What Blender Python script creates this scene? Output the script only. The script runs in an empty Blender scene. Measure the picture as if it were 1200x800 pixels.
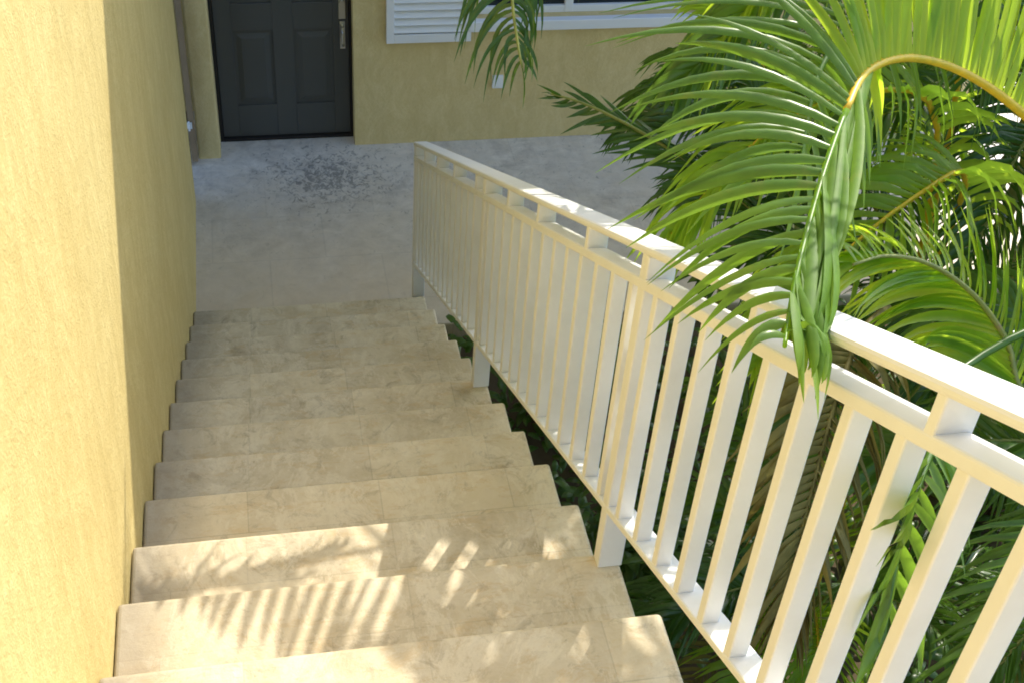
import bpy, bmesh, math, random
from mathutils import Vector, Matrix
random.seed(7)
S = bpy.context.scene
COL = S.collection
R = math.radians

# ------------------------------------------------------------------ helpers
class MB:
    """collects vertices and faces of one mesh object (world coordinates)"""
    def __init__(s): s.v = []; s.f = []; s.m = []
    def add(s, vs, fs, mi=0):
        o = len(s.v); s.v += [tuple(v) for v in vs]
        for f in fs: s.f.append([i + o for i in f]); s.m.append(mi)
    def box(s, x0, x1, y0, y1, z0, z1, mi=0, sh=0.0):
        # sh: slope dz/dy (sheared box)
        c = []
        for z in (z0, z1):
            for (x, y) in ((x0, y0), (x1, y0), (x1, y1), (x0, y1)):
                c.append((x, y, z + sh * (y - y0)))
        s.add(c, [(3,2,1,0),(4,5,6,7),(0,1,5,4),(1,2,6,5),(2,3,7,6),(3,0,4,7)], mi)
    def tube(s, pts, rads, n=6, mi=0):
        pts = [Vector(p) for p in pts]; o = len(s.v); vs = []
        for i, p in enumerate(pts):
            t = (pts[min(i+1, len(pts)-1)] - pts[max(i-1, 0)]).normalized()
            a = t.cross(Vector((0.3, 0.2, 1))); a = a.normalized() if a.length > 1e-4 else Vector((1,0,0))
            b = t.cross(a)
            for k in range(n):
                g = 2*math.pi*k/n
                vs.append(p + (a*math.cos(g) + b*math.sin(g))*rads[i])
        fs = []
        for i in range(len(pts)-1):
            for k in range(n):
                k2 = (k+1) % n
                fs.append((i*n+k, i*n+k2, (i+1)*n+k2, (i+1)*n+k))
        fs.append(tuple(range(n-1, -1, -1))); fs.append(tuple((len(pts)-1)*n + k for k in range(n)))
        s.add(vs, fs, mi)
    def build(s, name, mats, parent=None, bevel=0.0, smooth=False, segs=2):
        me = bpy.data.meshes.new(name)
        base = wloc(parent)
        me.from_pydata([(v[0]-base.x, v[1]-base.y, v[2]-base.z) for v in s.v], [], s.f)
        if not isinstance(mats, (list, tuple)): mats = [mats]
        for m in mats: me.materials.append(m)
        for p, mi in zip(me.polygons, s.m): p.material_index = mi; p.use_smooth = smooth
        me.update()
        o = bpy.data.objects.new(name, me); COL.objects.link(o)
        if parent: o.parent = parent
        if bevel > 0:
            b = o.modifiers.new('bevel', 'BEVEL'); b.width = bevel; b.segments = segs; b.limit_method = 'ANGLE'
            b.angle_limit = R(40); b.harden_normals = False
        return o
def wloc(o):
    v = Vector((0,0,0))
    while o: v += o.location; o = o.parent
    return v
def tag(o, label=None, cat=None, group=None, kind=None):
    if label: o['label'] = label
    if cat: o['category'] = cat
    if group: o['group'] = group
    if kind: o['kind'] = kind
    return o
def thing(name, loc, label, cat, group=None):
    o = bpy.data.objects.new(name, None); COL.objects.link(o); o.location = loc
    o.empty_display_size = .2
    return tag(o, label, cat, group)

# ------------------------------------------------------------------ materials
def newmat(name):
    m = bpy.data.materials.new(name); m.use_nodes = True
    nt = m.node_tree; nt.nodes.clear()
    out = nt.nodes.new('ShaderNodeOutputMaterial'); p = nt.nodes.new('ShaderNodeBsdfPrincipled')
    nt.links.new(p.outputs[0], out.inputs[0])
    tc = nt.nodes.new('ShaderNodeNewGeometry')
    return m, nt, p, out, tc.outputs['Position']
def N(nt, t, **kw):
    n = nt.nodes.new(t)
    for k, v in kw.items():
        if k in n.inputs: n.inputs[k].default_value = v
        else: setattr(n, k, v)
    return n
def noise(nt, pos, scale, detail=4, rough=.55, dist=0, mapping=None):
    if mapping:
        mp = N(nt, 'ShaderNodeMapping'); mp.inputs['Scale'].default_value = mapping; nt.links.new(pos, mp.inputs[0]); pos = mp.outputs[0]
    n = N(nt, 'ShaderNodeTexNoise'); n.inputs['Scale'].default_value = scale; n.inputs['Detail'].default_value = detail
    n.inputs['Roughness'].default_value = rough; n.inputs['Distortion'].default_value = dist
    nt.links.new(pos, n.inputs['Vector']); return n.outputs['Fac']
def ramp(nt, fac, stops):
    r = N(nt, 'ShaderNodeValToRGB'); e = r.color_ramp.elements
    while len(e) < len(stops): e.new(.5)
    for el, (p, c) in zip(e, stops): el.position = p; el.color = (*c, 1) if len(c) == 3 else c
    nt.links.new(fac, r.inputs[0]); return r.outputs['Color']
def mix(nt, fac, a, b, mode='MIX'):
    m = N(nt, 'ShaderNodeMix', data_type='RGBA', blend_type=mode)
    if isinstance(fac, (int, float)): m.inputs[0].default_value = fac
    else: nt.links.new(fac, m.inputs[0])
    for i, v in ((6, a), (7, b)):
        if isinstance(v, tuple): m.inputs[i].default_value = (*v, 1)
        else: nt.links.new(v, m.inputs[i])
    return m.outputs[2]
def bump(nt, p, h, strength, dist):
    b = N(nt, 'ShaderNodeBump'); b.inputs['Strength'].default_value = strength; b.inputs['Distance'].default_value = dist
    nt.links.new(h, b.inputs['Height'])
    if p.inputs['Normal'].links:
        nt.links.new(p.inputs['Normal'].links[0].from_socket, b.inputs['Normal'])
    nt.links.new(b.outputs[0], p.inputs['Normal'])
def math_(nt, op, a, b=0.0):
    m = N(nt, 'ShaderNodeMath', operation=op)
    for i, v in ((0, a), (1, b)):
        if isinstance(v, (int, float)): m.inputs[i].default_value = v
        else: nt.links.new(v, m.inputs[i])
    return m.outputs[0]

def stucco(name, c1, c2, c3):
    m, nt, p, out, pos = newmat(name)
    big = noise(nt, pos, 1.6, 5, .6); fine = noise(nt, pos, 62, 4, .65, .4); trowel = noise(nt, pos, 7, 5, .7, 1.2, (1, 1, .6)); grain = noise(nt, pos, 190, 3, .6)
    streak = noise(nt, pos, 3, 4, .6, 0, (6, 6, .5))
    col = mix(nt, ramp(nt, big, [(.32, (0,0,0)), (.7, (1,1,1))]), c1, c2)
    col = mix(nt, ramp(nt, fine, [(.38, (0,0,0)), (.72, (.7,.7,.7))]), col, c3)
    col = mix(nt, ramp(nt, streak, [(.5, (0,0,0)), (.85, (.35,.35,.35))]), col, (c1[0]*.72, c1[1]*.7, c1[2]*.66))
    col = mix(nt, ramp(nt, trowel, [(.42, (.30,.30,.30)), (.6, (0,0,0))]), col, (c1[0]*.8, c1[1]*.76, c1[2]*.66))
    bump(nt, p, trowel, .25, .02)
    nt.links.new(col, p.inputs['Base Color']); p.inputs['Roughness'].default_value = .88
    p.inputs['Specular IOR Level'].default_value = .2
    bump(nt, p, fine, .38, .008); bump(nt, p, grain, .5, .004)
    return m
M = {}
M['stucco'] = stucco('yellow_stucco', (.575,.445,.175), (.64,.52,.225), (.70,.585,.28))
M['stucco_house'] = stucco('ochre_stucco', (.62,.50,.245), (.67,.55,.285), (.71,.60,.33))

def stone(name, base, dark, light, tint, bluish=0, joints=True):
    m, nt, p, out, pos = newmat(name)
    a = noise(nt, pos, 7.5, 9, .74, .35); b = noise(nt, pos, 1.7, 4, .6, .4); f = noise(nt, pos, 60, 4, .7)
    veins = noise(nt, pos, 11, 7, .78, .6, (.7, 1.8, 1))
    col = mix(nt, ramp(nt, a, [(.30, (0,0,0)), (.68, (1,1,1))]), dark, light)
    col = mix(nt, ramp(nt, b, [(.35, (0,0,0)), (.65, (.8,.8,.8))]), col, base)
    col = mix(nt, ramp(nt, veins, [(.52, (0,0,0)), (.62, (.55,.55,.55)), (.72, (.1,.1,.1))]), col, tint)
    pits = ramp(nt, f, [(.28, (1,1,1)), (.36, (0,0,0))])
    col = mix(nt, math_(nt, 'MULTIPLY', pits, .35), col, tuple(c*.45 for c in dark))
    if joints:
        mp = N(nt, 'ShaderNodeMapping'); mp.inputs['Location'].default_value = (.11, -1.582+.0, 0)
        nt.links.new(pos, mp.inputs[0])
        br = N(nt, 'ShaderNodeTexBrick', offset=.5, offset_frequency=2, squash=1.0)
        br.inputs['Scale'].default_value = 1; br.inputs['Brick Width'].default_value = .37; br.inputs['Row Height'].default_value = .15875
        br.inputs['Mortar Size'].default_value = .0022; br.inputs['Mortar Smooth'].default_value = .6; br.inputs['Bias'].default_value = 0
        br.inputs['Color1'].default_value = (.80,.79,.77,1); br.inputs['Color2'].default_value = (1.1,1.08,1.03,1); br.inputs['Mortar'].default_value = (.62,.6,.56,1)
        nt.links.new(mp.outputs[0], br.inputs['Vector'])
        col = mix(nt, .5, col, br.outputs['Color'], 'MULTIPLY')
        sm = noise(nt, pos, 5, 8, .8, .7, (1.3, .8, 1))
        col = mix(nt, ramp(nt, sm, [(.50, (0,0,0)), (.56, (.5,.5,.5)), (.64, (.1,.1,.1))]), col, light)
        gr = noise(nt, pos, 13, 6, .8, .8)
        col = mix(nt, ramp(nt, gr, [(.54, (0,0,0)), (.70, (.6,.6,.6))]), col, tuple(c*.62 for c in dark))
    if joints:   # darker band along the wall, broken up by noise
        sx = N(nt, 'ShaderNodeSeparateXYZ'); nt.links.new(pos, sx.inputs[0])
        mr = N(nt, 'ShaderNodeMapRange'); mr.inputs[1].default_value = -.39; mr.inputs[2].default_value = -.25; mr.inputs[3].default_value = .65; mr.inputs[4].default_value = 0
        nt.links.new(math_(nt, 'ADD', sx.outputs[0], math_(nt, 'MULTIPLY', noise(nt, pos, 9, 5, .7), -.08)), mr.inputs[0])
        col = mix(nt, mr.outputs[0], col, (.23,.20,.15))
    nt.links.new(col, p.inputs['Base Color'])
    nt.links.new(ramp(nt, a, [(.3, (.75,.75,.75)), (.7, (.5,.5,.5))]), p.inputs['Roughness'])
    bump(nt, p, a, .35, .012); bump(nt, p, f, .3, .003)
    return m, nt, p, col, pos
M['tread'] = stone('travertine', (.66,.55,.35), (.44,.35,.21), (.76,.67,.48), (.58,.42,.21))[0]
ms, nt, p, col, pos = stone('patio_stone', (.62,.57,.50), (.30,.27,.24), (.80,.75,.67), (.64,.56,.46), joints=False)
# dark wet-looking stain in front of the door
sub = N(nt, 'ShaderNodeVectorMath', operation='SUBTRACT'); sub.inputs[1].default_value = (.38, 6.47, 0); nt.links.new(pos, sub.inputs[0])
sc = N(nt, 'ShaderNodeVectorMath', operation='MULTIPLY'); sc.inputs[1].default_value = (1.6, 2.0, 1); nt.links.new(sub.outputs[0], sc.inputs[0])
ln = N(nt, 'ShaderNodeVectorMath', operation='LENGTH'); nt.links.new(sc.outputs[0], ln.inputs[0])
prox = ramp(nt, ln.outputs['Value'], [(.12, (.95,.95,.95)), (.95, (0,0,0))])
sp = noise(nt, pos, 26, 5, .75, 1.2, (1, .8, 1))
spm = ramp(nt, math_(nt, 'ADD', sp, math_(nt, 'MULTIPLY', prox, .165)), [(.60, (0,0,0)), (.68, (1,1,1))])
col2 = mix(nt, math_(nt, 'MULTIPLY', spm, .7), col, (.13,.13,.125))
lsp = ramp(nt, noise(nt, pos, 30, 5, .8, .8), [(.56, (0,0,0)), (.66, (1,1,1))])
col2 = mix(nt, math_(nt, 'MULTIPLY', math_(nt, 'MULTIPLY', lsp, prox), .7), col2, (.62,.62,.64))
# rectangular paver joints, faint
br = N(nt, 'ShaderNodeTexBrick', offset=.5); br.inputs['Scale'].default_value = 1; br.inputs['Brick Width'].default_value = .61; br.inputs['Row Height'].default_value = .406
br.inputs['Mortar Size'].default_value = .004; br.inputs['Color1'].default_value = (.9,.9,.9,1); br.inputs['Color2'].default_value = (1.05,1.05,1.05,1); br.inputs['Mortar'].default_value = (.62,.62,.62,1)
nt.links.new(pos, br.inputs['Vector'])
sy = N(nt, 'ShaderNodeSeparateXYZ'); nt.links.new(pos, sy.inputs[0])
yb = math_(nt, 'ADD', sy.outputs[1], math_(nt, 'MULTIPLY', noise(nt, pos, 2.5, 5, .7, .5), 1.0))
mr = N(nt, 'ShaderNodeMapRange'); mr.inputs[1].default_value = 5.75; mr.inputs[2].default_value = 7.0; mr.inputs[3].default_value = .9; mr.inputs[4].default_value = 0; nt.links.new(yb, mr.inputs[0])
col2 = mix(nt, mr.outputs[0], col2, mix(nt, noise(nt, pos, 6, 6, .7, .8), (.50,.39,.24), (.78,.65,.45)))
col2 = mix(nt, .22, col2, br.outputs['Color'], 'MULTIPLY')
nt.links.new(col2, p.inputs['Base Color'])
M['patio'] = ms

def paint(name, c, rough=.45, var=.12, spec=.4, dirt=(.45,.38,.26)):
    m, nt, p, out, pos = newmat(name)
    a = noise(nt, pos, 7, 6, .65, .3); f = noise(nt, pos, 90, 3, .6)
    col = mix(nt, ramp(nt, a, [(.45, (0,0,0)), (.8, (var*2.2,)*3)]), c, tuple(c[i]*.5 + dirt[i]*.5 for i in range(3)))
    nt.links.new(col, p.inputs['Base Color']); p.inputs['Roughness'].default_value = rough
    p.inputs['Specular IOR Level'].default_value = spec
    bump(nt, p, f, .12, .002)
    return m
M['rail'] = paint('cream_rail_paint', (.79,.79,.775), .42, .14)
M['white'] = paint('white_paint', (.74,.77,.82), .5, .05)
M['door'] = paint('charcoal_door_paint', (.07,.073,.07), .5, .1, dirt=(.06,.05,.05))
M['darkframe'] = paint('dark_gap', (.015,.013,.012), .7, .02, dirt=(.03,.02,.02))
M['gate'] = paint('weathered_brown_wood', (.26,.19,.12), .7, .3, dirt=(.05,.035,.025))
M['soil'] = paint('garden_soil', (.13,.10,.06), .95, .4, .1, dirt=(.02,.015,.01))
m, nt, p, out, pos = newmat('brushed_metal'); p.inputs['Base Color'].default_value = (.6,.6,.58,1); p.inputs['Metallic'].default_value = 1; p.inputs['Roughness'].default_value = .28; M['metal'] = m
m, nt, p, out, pos = newmat('window_glass'); p.inputs['Base Color'].default_value = (.012,.022,.03,1); p.inputs['Roughness'].default_value = .06; M['glass'] = m
m, nt, p, out, pos = newmat('grass_ground')
nt.links.new(mix(nt, noise(nt, pos, 3, 6, .7), (.02,.04,.01), (.06,.09,.02)), p.inputs['Base Color']); p.inputs['Roughness'].default_value = .95; M['ground'] = m

def leafmat(name, c1, c2, tr, trw=.42, rough=.38, blotch=None, spec=.5):
    m, nt, p, out, pos = newmat(name)
    a = noise(nt, pos, 5, 4, .6); b = noise(nt, pos, 40, 3, .6, .5)
    col = mix(nt, ramp(nt, a, [(.3, (0,0,0)), (.7, (1,1,1))]), c1, c2)
    col = mix(nt, ramp(nt, b, [(.4, (0,0,0)), (.8, (.5,.5,.5))]), col, tuple(x*1.5 for x in c2))
    if blotch: col = mix(nt, ramp(nt, noise(nt, pos, 14, 4, .7), [(.58, (0,0,0)), (.7, (.8,.8,.8))]), col, blotch)
    nt.links.new(col, p.inputs['Base Color']); p.inputs['Roughness'].default_value = rough
    p.inputs['Specular IOR Level'].default_value = spec
    t = N(nt, 'ShaderNodeBsdfTranslucent'); nt.links.new(mix(nt, a, tr, tuple(x*1.25 for x in tr)), t.inputs[0])
    ms = N(nt, 'ShaderNodeMixShader'); ms.inputs[0].default_value = trw
    nt.links.new(p.outputs[0], ms.inputs[1]); nt.links.new(t.outputs[0], ms.inputs[2]); nt.links.new(ms.outputs[0], out.inputs[0])
    return m
M['leaf'] = leafmat('palm_leaf_bright', (.085,.18,.018), (.135,.26,.03), (.60,.80,.05), .60, .32, (.22,.24,.04))
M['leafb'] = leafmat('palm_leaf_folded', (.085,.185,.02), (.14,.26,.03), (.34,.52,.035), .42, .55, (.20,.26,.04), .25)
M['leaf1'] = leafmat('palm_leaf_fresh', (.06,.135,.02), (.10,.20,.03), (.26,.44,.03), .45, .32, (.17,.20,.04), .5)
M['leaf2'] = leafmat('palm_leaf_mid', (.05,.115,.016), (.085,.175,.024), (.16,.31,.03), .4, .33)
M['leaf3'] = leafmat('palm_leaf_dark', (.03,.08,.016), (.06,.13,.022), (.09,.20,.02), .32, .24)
M['dry'] = leafmat('dry_palm_leaf', (.14,.115,.035), (.19,.17,.05), (.2,.17,.04), .3, .6, None, .2)
M['rachis'] = leafmat('palm_rachis_yellow', (.58,.46,.03), (.70,.44,.02), (.4,.35,.04), .1, .45)
M['stem'] = leafmat('palm_cane', (.16,.20,.04), (.24,.25,.06), (.1,.1,.02), .05, .5, (.28,.2,.09))
M['bark'] = leafmat('palm_bark', (.12,.085,.05), (.2,.15,.09), (.02,.02,.01), .02, .8, (.05,.035,.02))
M['shrub'] = leafmat('shrub_leaf', (.045,.11,.018), (.09,.17,.028), (.16,.28,.02), .35, .35, (.13,.11,.035))
# world positions of the long fronds and their leaflets (rachis position, mid point, tip)
A_R = [ (2.077, 1.825, 2.476), (1.858, 1.95, 2.711), (1.615, 1.97, 2.943), (1.465, 1.949, 3.062), (1.332, 1.925, 3.152), (1.215, 1.898, 3.212), (1.098, 1.834, 3.26), (0.991, 1.746, 3.284), (0.909, 1.63, 3.284), (0.831, 1.505, 3.274), (0.759, 1.38, 3.265), (0.698, 1.267, 3.258), (0.658, 1.185, 3.246), (0.635, 1.136, 3.246) ]
A_OUT = [
  (1.2, (1.877, 1.996, 2.922), (2.009, 2.055, 3.026)),
  (2, (1.682, 2.049, 3.082), (1.816, 2.161, 3.247)),
  (3, (1.534, 2.041, 3.186), (1.615, 2.169, 3.354)),
  (4, (1.374, 2.009, 3.259), (1.407, 2.101, 3.45)),
  (5, (1.221, 1.964, 3.319), (1.197, 2.009, 3.518)),
  (6, (1.09, 1.903, 3.367), (1.04, 1.937, 3.546)),
  (7, (0.957, 1.828, 3.368), (0.906, 1.868, 3.461)),
  (7.5, (0.864, 1.803, 3.344), (0.766, 1.868, 3.391)),
  (7.9, (0.787, 1.757, 3.317), (0.636, 1.837, 3.319)),
  (8.2, (0.749, 1.705, 3.309), (0.574, 1.77, 3.272)),
  (8.6, (0.72, 1.639, 3.272), (0.547, 1.68, 3.193)),
  (9, (0.695, 1.565, 3.243), (0.533, 1.577, 3.15)),
  (9.5, (0.676, 1.496, 3.22), (0.536, 1.491, 3.114)),
  (10, (0.655, 1.425, 3.21), (0.537, 1.415, 3.105)),
  (10.8, (0.632, 1.331, 3.206), (0.536, 1.329, 3.114)),
  (11.5, (0.616, 1.258, 3.21), (0.541, 1.244, 3.142)),
  (12.2, (0.613, 1.194, 3.229), (0.576, 1.163, 3.183)),
  (12.9, (0.615, 1.129, 3.248), (0.592, 1.089, 3.227)),
]
A_IN = [
  (6.6, (1.068, 1.826, 3.196), (1.08, 1.838, 3.137)),
  (7, (1.027, 1.759, 3.186), (1.012, 1.704, 3.119)),
  (7.6, (0.955, 1.648, 3.224), (0.951, 1.601, 3.139)),
]
B_R = [ (1.707, 2.675, 3.339), (1.446, 2.472, 3.267), (1.275, 2.286, 3.238), (1.138, 2.101, 3.221), (1.045, 1.986, 3.203), (0.983, 1.897, 3.176), (0.942, 1.81, 3.143), (0.905, 1.724, 3.112) ]
B_OUT = [
  (1, (1.27, 2.539, 3.37), (1.091, 2.548, 3.331)),
  (2, (1.07, 2.309, 3.285), (0.851, 2.328, 3.245)),
  (3, (0.929, 2.138, 3.251), (0.699, 2.194, 3.204)),
  (4, (0.852, 2.044, 3.231), (0.638, 2.094, 3.151)),
  (5, (0.813, 1.954, 3.194), (0.627, 1.938, 3.124)),
  (6, (0.803, 1.846, 3.145), (0.64, 1.802, 3.05)),
  (7, (0.807, 1.733, 3.094), (0.682, 1.668, 2.987)),
]
B_IN = [
  (1, (1.601, 2.382, 3.208), (1.666, 2.214, 3.112)),
  (3, (1.245, 2.073, 3.142), (1.233, 1.965, 3.015)),
  (5, (1.021, 1.819, 3.098), (1.011, 1.729, 2.993)),
  (7, (0.893, 1.648, 3.023), (0.871, 1.584, 2.944)),
]
D_R = [ (0.989, 3.533, 3.036), (0.829, 3.449, 2.973), (0.725, 3.309, 2.863), (0.692, 3.159, 2.76), (0.69, 3.048, 2.679), (0.694, 2.976, 2.63) ]
D_A = [
  (0, (0.734, 3.493, 3.074), (0.583, 3.397, 2.923)),
  (2, (0.619, 3.298, 2.82), (0.548, 3.188, 2.675)),
  (3, (0.61, 3.138, 2.698), (0.554, 3.05, 2.582)),
  (4, (0.643, 3.043, 2.646), (0.602, 2.983, 2.565)),
  (5, (0.679, 2.964, 2.611), (0.662, 2.934, 2.573)),
]
D_B = [
  (0, (1.024, 3.415, 2.912), (0.966, 3.33, 2.8)),
  (2, (0.764, 3.24, 2.795), (0.746, 3.135, 2.671)),
  (4, (0.713, 3.006, 2.638), (0.704, 2.947, 2.599)),
  (5, (0.697, 2.958, 2.609), (0.689, 2.935, 2.581)),
]
C_R = [ (1.807, 3.134, 1.734), (1.612, 3.198, 1.905), (1.422, 3.24, 2.055), (1.238, 3.26, 2.18), (1.074, 3.306, 2.264), (0.967, 3.331, 2.308), (0.875, 3.348, 2.332) ]
C_A = [
  (0, (1.652, 3.092, 1.951), (1.513, 3.088, 2.061)),
  (2, (1.289, 3.24, 2.171), (1.203, 3.305, 2.222)),
  (4, (1.006, 3.356, 2.301), (0.946, 3.386, 2.319)),
  (6, (0.862, 3.353, 2.335), (0.847, 3.358, 2.336)),
]
C_B = [
  (0, (1.696, 3.174, 1.748), (1.596, 3.174, 1.72)),
  (2, (1.3, 3.233, 2.09), (1.208, 3.25, 2.084)),
  (4, (1.007, 3.315, 2.256), (0.944, 3.317, 2.24)),
  (6, (0.867, 3.346, 2.328), (0.851, 3.347, 2.325)),
]
G_R = [ (1.236, 1.552, 2.778), (1.078, 1.354, 2.817), (0.967, 1.213, 2.857), (0.892, 1.111, 2.874), (0.854, 1.047, 2.851), (0.832, 0.985, 2.775) ]
G_A = [
  (1.5, (0.937, 1.193, 2.902), (0.892, 1.132, 2.898)),
  (2, (0.69, 0.879, 3.214), (0.66, 0.898, 3.152)),
  (2.4, (0.69, 0.879, 3.195), (0.66, 0.881, 3.151)),
  (3, (0.69, 0.879, 3.14), (0.64, 0.873, 3.064)),
  (3.4, (0.839, 1.033, 2.832), (0.809, 0.989, 2.774)),
  (5, (0.812, 0.956, 2.736), (0.788, 0.911, 2.679)),
]
G_B = [
  (1, (1.078, 1.272, 2.8), (1.085, 1.205, 2.727)),
  (3, (0.975, 1.106, 2.737), (0.981, 1.043, 2.667)),
  (5, (0.866, 0.969, 2.706), (0.866, 0.911, 2.639)),
]
E_R = [ (1.729, 1.9, 2.311), (1.653, 1.969, 2.444), (1.53, 1.984, 2.581), (1.391, 1.973, 2.683), (1.255, 1.929, 2.749), (1.139, 1.857, 2.79) ]
E_A = [
  (0, (1.501, 1.895, 2.472), (1.332, 1.8, 2.548)),
  (2, (1.351, 1.944, 2.639), (1.152, 1.809, 2.662)),
  (3, (1.217, 1.912, 2.72), (1.048, 1.773, 2.746)),
  (4, (1.137, 1.91, 2.772), (1.004, 1.774, 2.812)),
  (5, (1.081, 1.868, 2.786), (0.994, 1.765, 2.799)),
]
E_B = [
  (0, (1.779, 1.984, 2.419), (1.808, 2.071, 2.527)),
  (2, (1.564, 2.088, 2.631), (1.534, 2.17, 2.717)),
  (4, (1.206, 1.973, 2.786), (1.125, 1.956, 2.821)),
  (5, (1.1, 1.887, 2.813), (1.038, 1.858, 2.839)),
]
DRY_R = [ (1.506, 2.246, 2.333), (1.394, 2.147, 2.343), (1.291, 2.009, 2.312), (1.188, 1.838, 2.243), (1.088, 1.662, 2.169), (1.05, 1.57, 2.054) ]
# ------------------------------------------------------------------ layout
YN, T, RI, ZN = 1.5817, .3175, .175, 2.10        # nosing 0: y, tread, riser, height above the landing
XL, XR = -.393, .766
SL = -RI/T
def ny(k): return YN + k*T
def nz(k): return ZN - k*RI
def hn(y): return ZN + SL*(y - YN)               # height of the nosing line at y

# ------------------------------------------------------------------ ground, patio
g = MB(); g.add([(-60,-60,-.14),(60,-60,-.14),(60,60,-.14),(-60,60,-.14)], [(0,1,2,3)])
tag(g.build('ground', M['ground']), kind='structure')
g = MB(); g.box(.80, 7.5, -3.0, 5.04, -.13, -.10); tag(g.build('garden_bed', M['soil']), kind='structure')
g = MB(); g.box(-3.2, 9.5, ny(11)-.02, 7.3, -.12, 0)
tag(g.build('patio', M['patio'], bevel=.01), kind='structure')

# ------------------------------------------------------------------ staircase
st = thing('staircase', (0, ny(11), 0), 'straight beige stone staircase going down between the yellow wall and the cream railing', 'stairs')
prof = []
body = MB()
K0 = -9
vs = []
for k in range(K0, 12):
    yb, yf = ny(k-1) - .03, ny(k) - .03
    z = nz(k) - .042
    body.box(XL+.004, XR-.022, yb, yf, -.12, z)
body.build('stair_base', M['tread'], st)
for k in range(K0, 12):
    b = MB()
    yb = ny(k-1) - .03 + .002
    j = random.uniform(-.0015, .0015)
    b.box(XL+.002, XR + random.uniform(-.003,.003), yb, ny(k)+j, nz(k)-.04, nz(k) + random.uniform(-.001,.001))
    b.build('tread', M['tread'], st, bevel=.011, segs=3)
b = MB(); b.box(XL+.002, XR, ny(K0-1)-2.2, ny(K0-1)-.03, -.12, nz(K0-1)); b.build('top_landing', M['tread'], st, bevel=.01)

# ------------------------------------------------------------------ left wall
w = MB(); w.box(XL-.22, XL, -4.2, 6.30, -.13, 5.6)
o = w.build('garden_wall', M['stucco'], bevel=.012)
tag(o, 'tall yellow stucco wall running along the left side of the stairs, half in sun', 'wall')

# brown gate in the gap between wall and door pilaster
gt = thing('wooden_gate', (-.8, 6.66, 0), 'narrow dark brown wooden gate in the gap between the left wall and the door pilaster', 'gate')
b = MB()
x = -1.35
while x < -.40:
    b.box(x, min(x+.088, -.376), 6.655, 6.68, .03, 1.95); x += .094
b.box(-1.35, -.376, 6.681, 6.70, .25, .35); b.box(-1.35, -.376, 6.681, 6.70, 1.6, 1.7)
b.build('board_panel', M['gate'], gt, bevel=.003)
b = MB(); b.tube([(-.405,6.645,.25),(-.405,6.645,.31)], [.006,.006], 8); b.box(-.425,-.388,6.648,6.654,.26,.30)
b.build('hinge', M['white'], gt)

# ------------------------------------------------------------------ house
hs = thing('house', (.6, 6.83, 0), 'ochre yellow house front with a dark panelled door and a white shuttered window', 'house')
b = MB()
YF, YB, ZT = 6.81, 7.3, 5.70
DX0, DX1, DZ = -.243, .568, 2.05
WX0, WX1, WZ0, WZ1 = 1.30, 2.72, .83, 2.0
def panel(x0, x1, z0, z1): b.box(x0, x1, YF, YB, z0, z1)
panel(DX1, WX0, -.1, ZT); panel(WX0, WX1, -.1, WZ0); panel(WX0, WX1, WZ1, ZT); panel(WX1, 4.65, -.1, ZT)
panel(DX0, DX1, DZ, ZT); panel(-3.2, DX0-.13, 2.2, ZT)
b.build('wall', M['stucco_house'], hs)
b = MB(); b.box(-3.2, 4.65, YB+.001, 12.0, -.1, ZT-.02); b.build('rear_block', M['stucco_house'], hs)
b = MB(); b.box(-3.3, 4.70, YF-.03, 12.1, ZT+.001, ZT+.06); b.build('roof_coping', M['white'], hs, bevel=.01)
b = MB(); b.box(DX0-.13, DX0, 6.73, YB, -.1, ZT-.002); b.build('pilaster', M['stucco_house'], hs, bevel=.012)
# door
d = MB()
yd = 6.943
d.box(DX0+.022, DX1-.016, yd, yd+.03, .022, DZ-.01)
def stile(x0, x1, z0, z1): d.box(x0, x1, yd-.012, yd-.001, z0, z1)
px = [(-.122, .110), (.228, .460)]
rows = [(.237, .728), (.897, 1.53), (1.68, 1.93)]
L, Rr = DX0+.022, DX1-.016
stile(L, px[0][0], .022, DZ-.01); stile(px[0][1], px[1][0], .022, DZ-.01); stile(px[1][1], Rr, .022, DZ-.01)
zs = [.022] + [z for r in rows for z in r] + [DZ-.01]
for (x0, x1) in px:
    for i in range(0, len(zs), 2): stile(x0, x1, zs[i], zs[i+1])
def frust(x0, x1, z0, z1, e, ya, yb_):
    d.add([(x0,ya,z0),(x1,ya,z0),(x1,ya,z1),(x0,ya,z1),(x0+e,yb_,z0+e),(x1-e,yb_,z0+e),(x1-e,yb_,z1-e),(x0+e,yb_,z1-e)],
          [(4,5,6,7),(0,1,5,4),(1,2,6,5),(2,3,7,6),(3,0,4,7)])
for (x0, x1) in px:
    for (z0, z1) in rows: frust(x0+.02, x1-.02, z0+.02, z1-.02, .03, yd-.0005, yd-.011)
door = d.build('door', M['door'], hs, bevel=.0025)
b = MB(); b.box(DX0+.001, DX0+.020, yd-.03, yd+.06, 0, DZ-.001); b.box(DX1-.014, DX1-.001, yd-.03, yd+.06, 0, DZ-.001); b.box(DX0+.021, DX1-.015, yd-.02, yd+.06, DZ-.009, DZ-.001)
b.build('door_frame', M['darkframe'], hs)
b = MB(); b.box(DX0+.0205, DX1-.0145, yd-.035, yd+.06, .001, .018); b.build('threshold', M['darkframe'], hs, bevel=.003)
b = MB(); b.box(.495,.535, yd-.019, yd-.0125, .79,.93); b.tube([(.515,yd-.02,.90),(.515,yd-.04,.90)],[.017,.015],12); b.build('deadbolt', M['metal'], door, bevel=.003)
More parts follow.
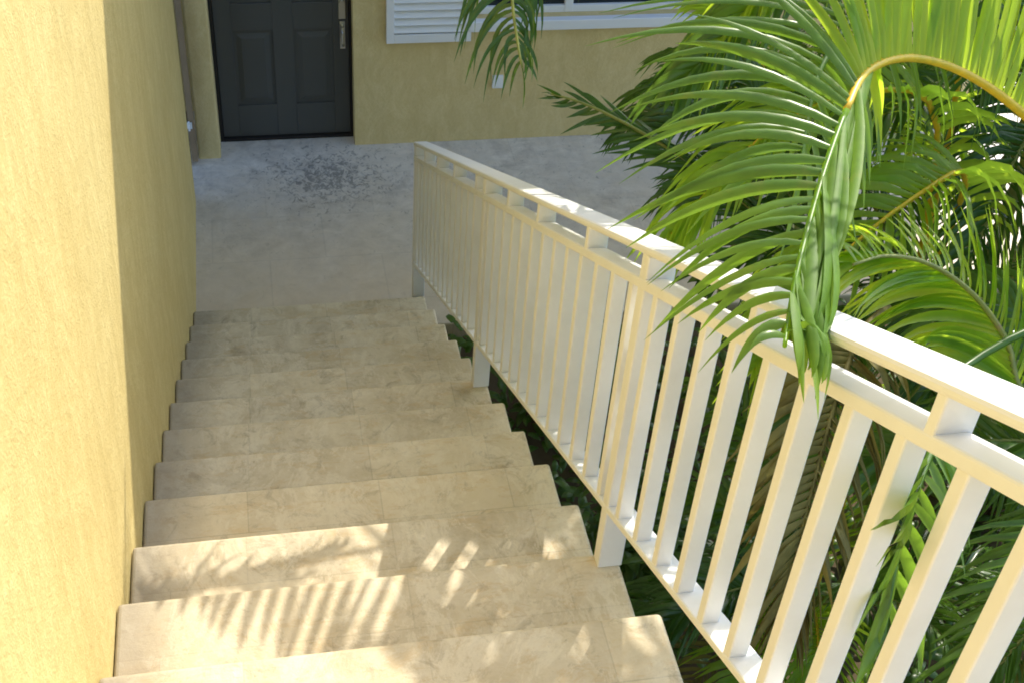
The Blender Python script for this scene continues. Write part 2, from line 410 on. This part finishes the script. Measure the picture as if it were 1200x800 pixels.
b = MB(); b.box(.500,.530, yd-.018, yd-.0125, .60,.775); b.tube([(.515,yd-.017,.75),(.515,yd-.06,.75),(.512,yd-.068,.73),(.512,yd-.068,.66),(.515,yd-.055,.64),(.515,yd-.017,.635)],[.010,.010,.011,.010,.010,.010],10)
b.build('handle', M['metal'], door, smooth=False)
# recess reveals come from the wall itself; jamb left = pilaster side
# window
b = MB(); y = YF+.05
b.box(WX0, WX1, y, y+.05, WZ0, WZ0+.045); b.box(WX0, WX1, y, y+.05, WZ1-.045, WZ1)
for xx in (WX0, 1.83, WX1-.045): b.box(xx, xx+.05, y-.004, y+.054, WZ0+.002, WZ1-.002)
win = b.build('window', M['white'], hs, bevel=.003)
b = MB(); b.box(WX0+.01, WX1-.01, y+.02, y+.03, WZ0+.02, WZ1-.02); b.build('pane', M['glass'], win)
b = MB(); b.box(WX0+.002-.06, WX1+.06, YF-.05, YF+.049, WZ0-.065, WZ0-.001); b.build('sill', M['white'], win, bevel=.006)
# shutter (hung open beside the window)
b = MB(); sx0, sx1, sz0, sz1 = .757, 1.255, .705, 2.0; ys = YF-.045
b.box(sx0, sx0+.045, ys, ys+.035, sz0, sz1); b.box(sx1-.045, sx1, ys, ys+.035, sz0, sz1)
b.box(sx0+.045, sx1-.045, ys+.001, ys+.034, sz0, sz0+.055); b.box(sx0+.045, sx1-.045, ys+.001, ys+.034, sz1-.05, sz1)
sh_ = b.build('shutter', M['white'], hs, bevel=.003)
b = MB(); z = sz0+.062
while z < sz1-.07:
    b.add([(sx0+.045,ys+.004,z),(sx1-.045,ys+.004,z),(sx1-.045,ys+.030,z+.040),(sx0+.045,ys+.030,z+.040),
           (sx0+.045,ys-.001,z+.006),(sx1-.045,ys-.001,z+.006),(sx1-.045,ys+.025,z+.046),(sx0+.045,ys+.025,z+.046)],
          [(0,1,2,3),(7,6,5,4),(0,4,5,1),(2,6,7,3)]); z += .047
b.build('louvre_slats', M['white'], sh_)
b = MB(); b.box(sx0+.046, sx1-.046, ys+.031, ys+.034, sz0+.056, sz1-.051); b.build('shutter_back', M['white'], sh_)
b = MB(); b.box(1.405, 1.472, YF-.018, YF-.0005, .37, .455); b.build('outlet_cover', M['white'], hs, bevel=.004)

# ------------------------------------------------------------------ railing
rl = thing('stair_railing', (.73, 1.85, hn(1.85)-.17), 'cream painted metal railing with square balusters along the right side of the stairs', 'railing')
X0, X1 = .706, .758
Y0, Y1 = -.75, 5.155
def beam(name, x0, x1, h0, h1, y0=Y0, y1=Y1, bev=.004):
    b = MB(); b.box(x0, x1, y0, y1, hn(y0)+h0, hn(y0)+h1, sh=SL); return b.build(name, M['rail'], rl, bevel=bev)
beam('handrail', X0-.002, X1+.014, .894, .916, bev=.007)
beam('middle_rail', X0, X1-.004, .812, .838)
# bottom rail rises slightly relative to the nosing line at the far end, as in the photo
b = MB(); b.box(X0, X1+.006, Y0, Y1-.03, hn(Y0)+.150, hn(Y0)+.170, sh=SL+.0078); b.build('bottom_rail', M['rail'], rl, bevel=.004)
posts = [.275, 1.872, 3.455, 5.13]
def step_top(y):
    k = math.ceil((y - YN)/T); return max(nz(k), 0.0) if k <= 11 else 0.0
for yp in posts:
    zt = hn(yp) + .895
    b = MB(); zb = step_top(yp)
    b.box(X0+.0015, X1+.010, yp-.019, yp+.019, zb, zt+.006)
    po = b.build('post', M['rail'], rl, bevel=.004)
bal0 = None
k = -14
while True:
    yfar = .963 + .1203*k
    if yfar > 1.87: yfar += .022
    k += 1
    if yfar > Y1-.05: break
    if any(abs(yfar-.015 - yp) < .045 for yp in posts): continue
    yc = yfar - .012
    if bal0 is None:
        b = MB(); ya = yc-.012
        zb = hn(ya)+.160; zt = hn(ya)+.816
        b.box(X0+.003, X0+.037, ya, ya+.024, zb, zt, sh=SL)
        bal0 = b.build('baluster', M['rail'], rl, bevel=.003); by = yc; bl = bal0.location.copy()
    else:
        c = bal0.copy(); COL.objects.link(c); c.parent = rl
        c.location = bl + Vector((0, yc-by, SL*(yc-by) + .004*(yc-by)))
for ys_ in [-.45, 0, .45, .905, 1.385, 2.262, 2.722, 3.09, 3.60, 4.04, 4.44, 4.81]:
    b = MB(); b.box(X0+.001, X1-.001, ys_-.010, ys_+.010, hn(ys_-.010)+.832, hn(ys_-.010)+.90, sh=SL)
    b.build('spacer', M['rail'], rl, bevel=.003)

# ------------------------------------------------------------------ palm machinery
def catmull(P, t):
    n = len(P)-1; t = max(0, min(n-1e-6, t)); i = int(t); f = t-i
    p1, p2 = P[i], P[i+1]; p0 = P[i-1] if i > 0 else p1*2-p2; p3 = P[i+2] if i+2 <= n else p2*2-p1
    return .5*((2*p1)+(p2-p0)*f+(2*p0-5*p1+4*p2-p3)*f*f+(3*p1-p0-3*p2+p3)*f**3)
def leaf(mb, b, m, t, w, wd, seg=6, mi=0, fold=.28):
    # b, m, t: base, mid, tip; wd: blade width direction hint
    rows = []
    for i in range(seg+1):
        s = i/seg
        p = b*(1-s)**2 + (2*m-.5*b-.5*t)*2*s*(1-s) + t*s*s
        tg = ((2*m-.5*b-.5*t)-b)*(1-s) + (t-(2*m-.5*b-.5*t))*s
        tg = tg.normalized() if tg.length > 1e-6 else (t-b).normalized()
        a = wd - tg*wd.dot(tg); a = a.normalized() if a.length > 1e-4 else tg.orthogonal().normalized()
        nn = tg.cross(a)
        prof = (.55+.45*min(1, s*5))*(1-max(0, (s-.45)/.55)**1.6)
        ww = max(w*prof, w*.03)
        rows += [p - a*ww*.5, p + nn*ww*fold, p + a*ww*.5]
    fs = []
    for i in range(seg):
        o = i*3; fs += [(o, o+1, o+4, o+3), (o+1, o+2, o+5, o+4)]
    mb.add(rows, fs, mi)
def keyed(keys, t):
    if t <= keys[0][0]: return keys[0][1], keys[0][2]
    for a, c in zip(keys, keys[1:]):
        if t <= c[0]:
            f = (t-a[0])/(c[0]-a[0]); return a[1].lerp(c[1], f), a[2].lerp(c[2], f)
    return keys[-1][1], keys[-1][2]
def keyed_frond(root, path, sides, w=.022, dens=3.6, mats=None, green=99, msw=99, straight=0, sparse=99, sdens=1, label=None, r0=.011, r1=.003, jit=.012, tw=.45):
    P = [Vector(p) for p in path]; mb = MB(); n = len(P)-1
    ts = [n*i/(n*5) for i in range(n*5+1)]
    pts = [catmull(P, n*i/(n*5)) for i in range(n*5+1)]
    rr = [r0+(r1-r0)*i/(len(pts)-1) for i in range(len(pts))]; g = min(len(pts)-1, green*5)
    mb.tube(pts[:g+1], rr[:g+1], 6, 1)
    if g < len(pts)-1: mb.tube(pts[g:], rr[g:], 6, 0)
    for si, keys in enumerate(sides):
        K = [(k[0], Vector(k[1]), Vector(k[2])) for k in keys]
        t = K[0][0]; t1 = K[-1][0]
        while t <= t1+1e-3:
            b = catmull(P, t); T_ = (catmull(P, t+.05)-catmull(P, t-.05)).normalized()
            m, tp = keyed(K, t)
            J = lambda s: Vector((random.gauss(0,s), random.gauss(0,s), random.gauss(0,s)))
            ln = (tp-b).length; dj = J(jit)
            tp2 = b + (tp-b)*random.uniform(.86,1.06) + dj*1.6; m2 = m + dj*.7
            n_ = T_.cross((tp-b).normalized())
            a = tw + random.uniform(-.35,.35)
            wd = T_*math.cos(a) + n_*math.sin(a)*(1 if si == 0 else -1)
            mk = (b+tp2)*.5 + Vector((0,0,.10*ln)); m2 = m2.lerp(mk, straight)
            leaf(mb, b, m2, tp2, w*random.uniform(.8,1.12)*(.6+.4*min(1, ln/.3)), wd, 8, 0 if t < msw else 2)
            seglen = (catmull(P, min(n, t+.5))-catmull(P, max(0, t-.5))).length + 1e-4
            dd = dens if (t < sparse or si) else dens*sdens
            t += (1/dd)*.078/ max(seglen, .04) * random.uniform(.8,1.2)
    o = mb.build('frond', mats or [M['leaf'], M['rachis']], root, smooth=True)
    if label: o['label'] = label
    return o
def frond(root, base, az, el, length, droop, w=.024, n=34, ll=.42, mats=None, label=None, roll=0, vee=.35, r0=.012, path=None, rnd=1.0, dr=.42, s0=.16, a0=62, a1=38):
    """free frond: az/el in radians, direction bends down by droop (radians) over its length"""
    mb = MB(); P = [Vector(base)]; T_ = []
    st_ = 16
    if path:
        Q = [Vector(q) for q in path]; P = [catmull(Q, (len(Q)-1)*i/st_) for i in range(st_+1)]; T_ = [(P[i+1]-P[i]).normalized() for i in range(st_)]
    for i in range(0 if path else st_):
        s = i/st_; e = el - droop*(s**1.35)
        d = Vector((math.cos(az+.12*s)*math.cos(e), math.sin(az+.12*s)*math.cos(e), math.sin(e)))
        T_.append(d); P.append(P[-1] + d*length/st_)
    mb.tube(P, [r0*(1-.8*i/st_) for i in range(st_+1)], 5, 1)
    for i in range(n):
        s = s0 + (1-s0)*(i+.5)/n; k = s*st_; j = min(int(k), st_-1)
        b0 = P[j].lerp(P[j+1], k-j); t = T_[j]
        side = t.cross(Vector((0,0,1))); side = side.normalized() if side.length > .05 else Vector((math.sin(az), -math.cos(az), 0))
        up = side.cross(t)
        if up.z < 0: up = -up
        L_ = ll*(1-.55*abs(s-.42)/.58)*(.35 if s > .97 else 1)
        for sg in (-1, 1):
            a = R(a0) - R(a1)*s + random.gauss(0,.05)*rnd
            lift = vee + random.gauss(0,.07)*rnd
            d = (t*math.cos(a) + (side*sg*math.cos(lift+roll*sg) + up*math.sin(lift+roll*sg))*math.sin(a)).normalized()
            l = L_*(1+random.uniform(-.15,.1)*rnd)
            m = b0 + d*l*.5 + Vector((0,0,-.02*l)); tp = b0 + d*l*.92 + Vector((0,0,-dr*l*(1+random.uniform(-.4,.4)*rnd)))
            wd = (t*.8 + up*.5*sg*-1 + Vector((random.gauss(0,.2),)*3))
            leaf(mb, b0, m, tp, w*random.uniform(.8,1.1), wd, 4)
    o = mb.build('frond', mats or [M['leaf2'], M['rachis']], root, smooth=True)
    if label: o['label'] = label
    return o
def canes(root, x, y, crown, n=3, spread=.16, r=.035):
    cr = Vector(crown)
    for i in range(n):
        a = 2*math.pi*i/n + .5
        bx, by_ = x+math.cos(a)*spread, y+math.sin(a)*spread
        top = cr + Vector((math.cos(a)*.08, math.sin(a)*.08, -.05*i))
        pts = [Vector((bx,by_,-.12)).lerp(top, s/14) + Vector((math.sin(s/14*3.1)*.05*math.cos(a), math.sin(s/14*3.1)*.05*math.sin(a), 0)) for s in range(15)]
        mb = MB()
        pr, rr = [], []
        for q in range(14):          # swollen rings at the nodes
            for f, m_ in ((0, 1.16), (.12, 1.0), (.88, .97)):
                pr.append(pts[q].lerp(pts[q+1], f)); rr.append(r*m_*(1-.25*q/14))
        pr.append(pts[-1]); rr.append(r*.75)
        mb.tube(pr, rr, 9, 0)
        mb.build('trunk', M['stem'], root, smooth=True)
late = []
GP = 'palms in the garden bed beside the stairs'
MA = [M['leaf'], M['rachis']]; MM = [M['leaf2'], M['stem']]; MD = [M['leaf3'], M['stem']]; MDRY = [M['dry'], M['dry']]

# hero palm: its long frond arches over the handrail
p1 = thing('palm', (2.45, 1.95, -.1), 'large palm whose bright arching frond hangs over the handrail', 'palm', GP)
canes(p1, 2.45, 1.95, (2.35, 1.9, 1.95), 3)
keyed_frond(p1, [(2.35,1.9,1.95),(2.25,1.86,2.2)] + A_R, [[(k[0]+2, k[1], k[2]) for k in A_OUT], [(k[0]+2, k[1], k[2]) for k in A_IN]], w=.020, dens=5.2, mats=[M['leaf'], M['rachis'], M['leaf1']], msw=9.3, r0=.013, green=10, sparse=9.4, sdens=.50, straight=.55)
# the folded right-hand leaflets lying along the hanging end of the frond
bl_ = MB(); AP = [Vector(q) for q in A_R]; cr_ = Vector((.98,-.18,.06)); cf_ = Vector((-.18,-.74,.65))
tt = 6.8
while tt < 12.4:
    b0 = catmull(AP, tt); off = random.uniform(.012, .050)
    sp_ = random.uniform(3.0, 4.6); te = tt+sp_
    tp_ = catmull(AP, min(12.9, te)) + Vector((-.01,-.05,-.012))*max(0, te-12.9)*.6 + cr_*off*.9 + cf_*random.uniform(-.02,.01)
    md_ = catmull(AP, min(12.8, tt+sp_*.5)) + cr_*(off*1.1) + cf_*random.uniform(-.015,.012)
    leaf(bl_, b0, md_, tp_, random.uniform(.015,.022), cr_*random.uniform(.4,1) + cf_*random.choice((-1,1))*random.uniform(.3,.9), 9, fold=.3)
    tt += .20
bl_.build('folded_leaflets', M['leafb'], p1, smooth=True)
keyed_frond(p1, [(2.35,1.9,1.95),(2.1,1.9,2.15)] + E_R, [[(k[0]+2, k[1], k[2]) for k in E_A], [(k[0]+2, k[1], k[2]) for k in E_B]], w=.022, dens=3.6, mats=[M['leaf'], M['stem']])
keyed_frond(p1, [(2.35,1.9,1.95),(2.0,1.8,2.45),(1.55,1.66,2.78)] + G_R, [[(k[0]+3, k[1], k[2]) for k in G_A], [(k[0]+3, k[1], k[2]) for k in G_B]], w=.024, dens=1.5, mats=[M['leaf1'], M['leaf2']])
for (az, el, ln, dr) in [(20,70,1.5,1.3),(75,60,1.5,1.4),(-60,50,1.4,1.5),(-15,45,1.5,1.4),(130,35,1.0,1.3),(205,8,1.0,.9),(250,40,1.1,1.6),(160,10,.95,.8)]:
    frond(p1, (2.35,1.9,1.98), R(az), R(el), ln, dr, mats=MM)

p2 = thing('palm', (2.9, 3.6, -.1), 'tall palm behind the arching frond, reaching towards the window', 'palm', GP)
canes(p2, 2.9, 3.6, (2.8, 3.55, 2.15), 4)
keyed_frond(p2, [(2.8,3.55,2.15),(2.5,3.3,2.75),(2.1,2.98,3.2)] + B_R, [[(k[0]+3, k[1], k[2]) for k in B_OUT], [(k[0]+3, k[1], k[2]) for k in B_IN]], w=.018, dens=2.0, mats=[M['leaf1'], M['rachis']], green=2, straight=.5)
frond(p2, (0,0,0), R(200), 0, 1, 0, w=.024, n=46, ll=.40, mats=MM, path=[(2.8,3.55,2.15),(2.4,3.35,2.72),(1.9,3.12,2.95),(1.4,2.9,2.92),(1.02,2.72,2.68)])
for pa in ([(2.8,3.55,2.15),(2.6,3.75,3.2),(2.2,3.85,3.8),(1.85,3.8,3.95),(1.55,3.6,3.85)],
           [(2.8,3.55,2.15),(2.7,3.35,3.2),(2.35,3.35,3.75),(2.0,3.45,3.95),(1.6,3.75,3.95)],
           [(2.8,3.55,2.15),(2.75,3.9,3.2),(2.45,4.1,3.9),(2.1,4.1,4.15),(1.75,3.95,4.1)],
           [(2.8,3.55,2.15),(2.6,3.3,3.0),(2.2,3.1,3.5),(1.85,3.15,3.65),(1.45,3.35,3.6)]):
    frond(p2, (0,0,0), R(190), 0, 1, 0, w=.032, n=50, ll=.42, mats=MM, path=pa)  # high out-of-frame fronds, placed to shade the lower treads
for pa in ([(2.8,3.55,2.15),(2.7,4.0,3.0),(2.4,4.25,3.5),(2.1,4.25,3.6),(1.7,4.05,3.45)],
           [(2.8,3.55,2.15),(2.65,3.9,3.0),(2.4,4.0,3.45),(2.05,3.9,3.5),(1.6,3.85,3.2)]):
    frond(p2, (0,0,0), R(190), 0, 1, 0, w=.034, n=54, ll=.36, mats=MM, path=pa)  # more unseen fronds, added to shade the right of the treads
frond(p1, (0,0,0), R(180), 0, 1, 0, w=.018, n=34, ll=.34, mats=MA, dr=.2, rnd=.5, path=[(2.35,1.9,1.95),(2.3,1.95,2.9),(1.85,1.98,3.5),(1.35,1.9,3.76),(.85,1.75,3.62)])  # frond above the frame, added for leaf shadows on the handrail
for pa in ([(2.25,3.2,1.35),(1.95,2.95,2.4),(1.6,2.8,2.62),(1.28,2.7,2.55),(1.05,2.62,2.32)],
           [(2.25,3.2,1.35),(2.0,2.8,2.3),(1.7,2.58,2.42),(1.42,2.45,2.28),(1.25,2.36,2.05)],
           [(2.25,3.2,1.35),(2.05,3.1,2.55),(1.75,3.05,2.95),(1.38,2.9,2.95),(1.12,2.78,2.75)]):
    late.append((pa, MA))
# high fronds above the picture whose shade falls on the stairs
frond(p2, (0,0,0), R(190), 0, 1, 0, w=.027, n=36, ll=.84, mats=MA, rnd=.25, dr=.08, s0=.30, a0=74, a1=26, vee=.0, path=[(2.8,3.55,2.15),(2.5,3.6,2.9),(1.9,3.52,3.28),(1.25,3.44,3.30),(.55,3.30,3.02)])
frond(p2, (0,0,0), R(200), 0, 1, 0, w=.030, n=60, ll=.42, mats=MA, path=[(2.8,3.55,2.15),(2.5,3.3,3.1),(2.0,2.95,3.6),(1.5,2.6,3.62),(1.10,2.35,3.45)])
frond(p2, (0,0,0), R(200), 0, 1, 0, w=.030, n=60, ll=.42, mats=MA, path=[(2.8,3.55,2.15),(2.6,3.5,2.9),(2.1,3.45,3.22),(1.65,3.38,3.2),(1.25,3.25,2.98)])

keyed_frond(p2, [(2.8,3.55,2.15),(2.4,3.65,2.75),(1.7,3.68,3.1)] + D_R, [[(k[0]+3, k[1], k[2]) for k in D_A], [(k[0]+3, k[1], k[2]) for k in D_B]], w=.016, dens=4, mats=MD)
for (az, el, ln, dr) in [(200,30,1.3,1.3),(170,55,1.4,1.8),(225,20,1.3,1.1),(255,40,1.4,1.5),(290,30,1.4,1.4),(330,50,1.5,1.5),(20,45,1.5,1.5),(80,50,1.4,1.5),(215,65,1.3,1.9)]:
    frond(p2, (2.8,3.55,2.15), R(az), R(el), ln, dr, mats=MM if az % 3 else MD)

p3 = thing('palm', (2.3, 3.25, -.1), 'shorter palm below the other crowns, one dark frond tip pointing at the house wall', 'palm', GP)
canes(p3, 2.3, 3.25, (2.25, 3.2, 1.35), 3)
for pa, mm in late: frond(p3, (0,0,0), R(190), 0, 1, 0, w=.023, n=44, ll=.36, mats=mm, path=pa)
keyed_frond(p3, [(2.25,3.2,1.35),(2.05,3.18,1.6)] + C_R, [[(k[0]+2, k[1], k[2]) for k in C_A], [(k[0]+2, k[1], k[2]) for k in C_B]], w=.018, dens=3.2, mats=MD)
for (az, el, ln, dr) in [(190,62,1.2,1.5),(150,60,1.1,1.5),(240,60,1.2,1.6),(300,50,1.2,1.5),(0,50,1.2,1.5),(60,60,1.2,1.5),(215,35,.9,1.2),(265,30,1.1,1.2),(170,75,1.35,1.2)]:
    frond(p3, (2.25,3.2,1.35), R(az), R(el), ln, dr, w=.022, mats=MM if az % 2 else MD)

specs = [
 ((3.7,4.3,1.9), 'bushy palm standing in sunlight at the back of the bed near the patio', 11, 1.5),
 ((3.7,2.5,1.9), 'palm with glossy dark fronds behind the arching frond at the right edge', 11, 1.5),
 ((2.2,4.3,1.45), 'leafy palm at the patio edge, filling the space behind the arching frond', 20, 1.05),
 ((1.75,2.5,.75), 'low palm growing right behind the middle balusters', 12, 1.0),
 ((2.2,.95,1.3), 'palm nearest the camera, seen only through the balusters', 14, 1.2),
 ((3.2,1.3,1.6), 'palm at the right behind the handrail, low in the bed', 10, 1.4),
]
for i, (c, lab, n, ln) in enumerate(specs):
    pr_ = thing('palm', (c[0]+.05, c[1]+.04, -.1), lab, 'palm', GP)
    canes(pr_, c[0]+.05, c[1]+.04, c, 3 if i < 3 else 2)
    for q in range(n):
        az = q*2.399 + i; el = R(random.uniform(25, 75))
        if c[0] < 2.5 and math.cos(az) < -.3: l = ln*.75
        else: l = ln
        frond(pr_, c, az, el, l*random.uniform(.85,1.15), random.uniform(1.1,1.7), w=.022, ll=.36, n=30, mats=(MM, MA, MM, MD)[q % 4] if i in (0,2) else (MD, MM, MM, MA)[q % 4])
    if i == 3: frond(pr_, (0,0,0), R(200), 0, 1, 0, w=.026, n=40, ll=.30, mats=MDRY, label='withered brown frond', path=DRY_R)
    if i in (3, 4, 1):
        for q in range(1):
            frond(pr_, c, R(200)+q*.9, R(10), ln*.8, 1.6, w=.016, ll=.28, n=24, mats=MDRY, label='withered brown frond')

# low undergrowth
gc = MB()
for i in range(9000):
    x = random.uniform(.86, 5.2); y = random.uniform(-1.5, 5.0)
    h = .10 + .22*(.5+.5*math.sin(x*3.1+1.3*math.sin(y*2.3)))*(.5+.5*math.sin(y*2.7+x)) 
    z = -.1 + random.uniform(.2, 1)*h
    a = random.uniform(0, 6.283); l = random.uniform(.05, .12)
    d = Vector((math.cos(a), math.sin(a), random.uniform(-.1,.7))).normalized()
    b0 = Vector((x,y,z)); leaf(gc, b0, b0+d*l*.5, b0+d*l+Vector((0,0,-.3*l)), l*.45, Vector((-math.sin(a), math.cos(a), random.uniform(-.3,.3))), 3)
tag(gc.build('ground_cover', M['shrub'], smooth=True), 'low leafy ground cover filling the bed under the palms', 'ground cover', kind='stuff')
GS = 'leafy shrubs under the palms'
for i, (x, y, rr, hh, lab) in enumerate([
  (1.35,.75,.42,.9,'dark leafy shrub behind the nearest balusters'),
  (1.5,1.75,.40,.8,'round leafy shrub behind the middle balusters'),
  (1.45,3.3,.38,.6,'small leafy shrub behind the second railing post'),
  (1.35,4.4,.33,.5,'small leafy shrub beside the foot of the stairs'),
  (2.6,.2,.55,1.0,'wide leafy shrub low in the bed at the near right'),
  (3.2,3.5,.5,.7,'leafy shrub between the tall palms and the patio')]):
    sb = thing('shrub', (x, y, -.1), lab, 'shrub', GS)
    fo = MB(); sk = MB()
    for q in range(16):
        a = q*2.4; r_ = rr*.8*math.sqrt((q+.5)/16); tip = Vector((x+math.cos(a)*r_, y+math.sin(a)*r_, -.1+hh*random.uniform(.6,1)))
        mid = Vector((x,y,0)).lerp(tip, .5)+Vector((random.gauss(0,.03),random.gauss(0,.03),.04))
        sk.tube([(x,y,-.11), mid, tip], [.009,.006,.003], 5)
        for w_ in range(60):
            s = random.uniform(.25, 1.05); c = Vector((x,y,-.1)).lerp(mid, s*2) if s < .5 else mid.lerp(tip, s*2-1)
            c = c + Vector((random.gauss(0,.06),random.gauss(0,.06),random.gauss(0,.05)))
            aa = random.uniform(0,6.28); d = Vector((math.cos(aa), math.sin(aa), random.uniform(-.4,.8))).normalized(); l = random.uniform(.06,.11)
            leaf(fo, c, c+d*l*.5, c+d*l+Vector((0,0,-.2*l)), l*.42, Vector((-math.sin(aa), math.cos(aa), random.uniform(-.6,.6))), 3)
    fo.build('foliage', M['shrub'], sb, smooth=True); sk.build('stems', M['bark'], sb)

# ------------------------------------------------------------------ camera, light, render
cam = bpy.data.cameras.new('camera'); co = bpy.data.objects.new('camera', cam); COL.objects.link(co)
co.matrix_world = Matrix(((.98086,.07187,-.18095,0),(-.18376,.64883,-.73841,0),(.06434,.75753,.64962,4.287),(0,0,0,1)))
cam.lens = 45; cam.sensor_width = 36; cam.sensor_fit = 'HORIZONTAL'; cam.clip_start = .05; cam.clip_end = 300
S.camera = co
SD = Vector((.72, 1.0, .905)).normalized()
el = math.asin(SD.z); azs = math.atan2(SD.x, SD.y)
sl = bpy.data.lights.new('sun', 'SUN'); so = bpy.data.objects.new('sun', sl); COL.objects.link(so)
sl.energy = 2.05; sl.angle = R(.47); sl.color = (1, .93, .82)
so.rotation_euler = (-SD).to_track_quat('-Z', 'Y').to_euler()
so.location = (4, 6, 8)
W = bpy.data.worlds.new('World'); S.world = W; W.use_nodes = True
wn = W.node_tree; bg = wn.nodes['Background']
sky = wn.nodes.new('ShaderNodeTexSky'); sky.sky_type = 'NISHITA'; sky.sun_disc = False
sky.sun_elevation = el; sky.sun_rotation = azs; sky.dust_density = 1.5; sky.air_density = 1.0
wn.links.new(sky.outputs[0], bg.inputs[0]); bg.inputs[1].default_value = .15
S.view_settings.view_transform = 'Standard'; S.view_settings.look = 'None'
S.view_settings.gamma = 1; S.view_settings.use_curve_mapping = False
S.view_settings.exposure = 1.55
S.render.engine = 'CYCLES'
S.cycles.filter_width = 1.8; S.cycles.max_bounces = 8; S.cycles.transparent_max_bounces = 8
S.render.resolution_x = 1024; S.render.resolution_y = 682
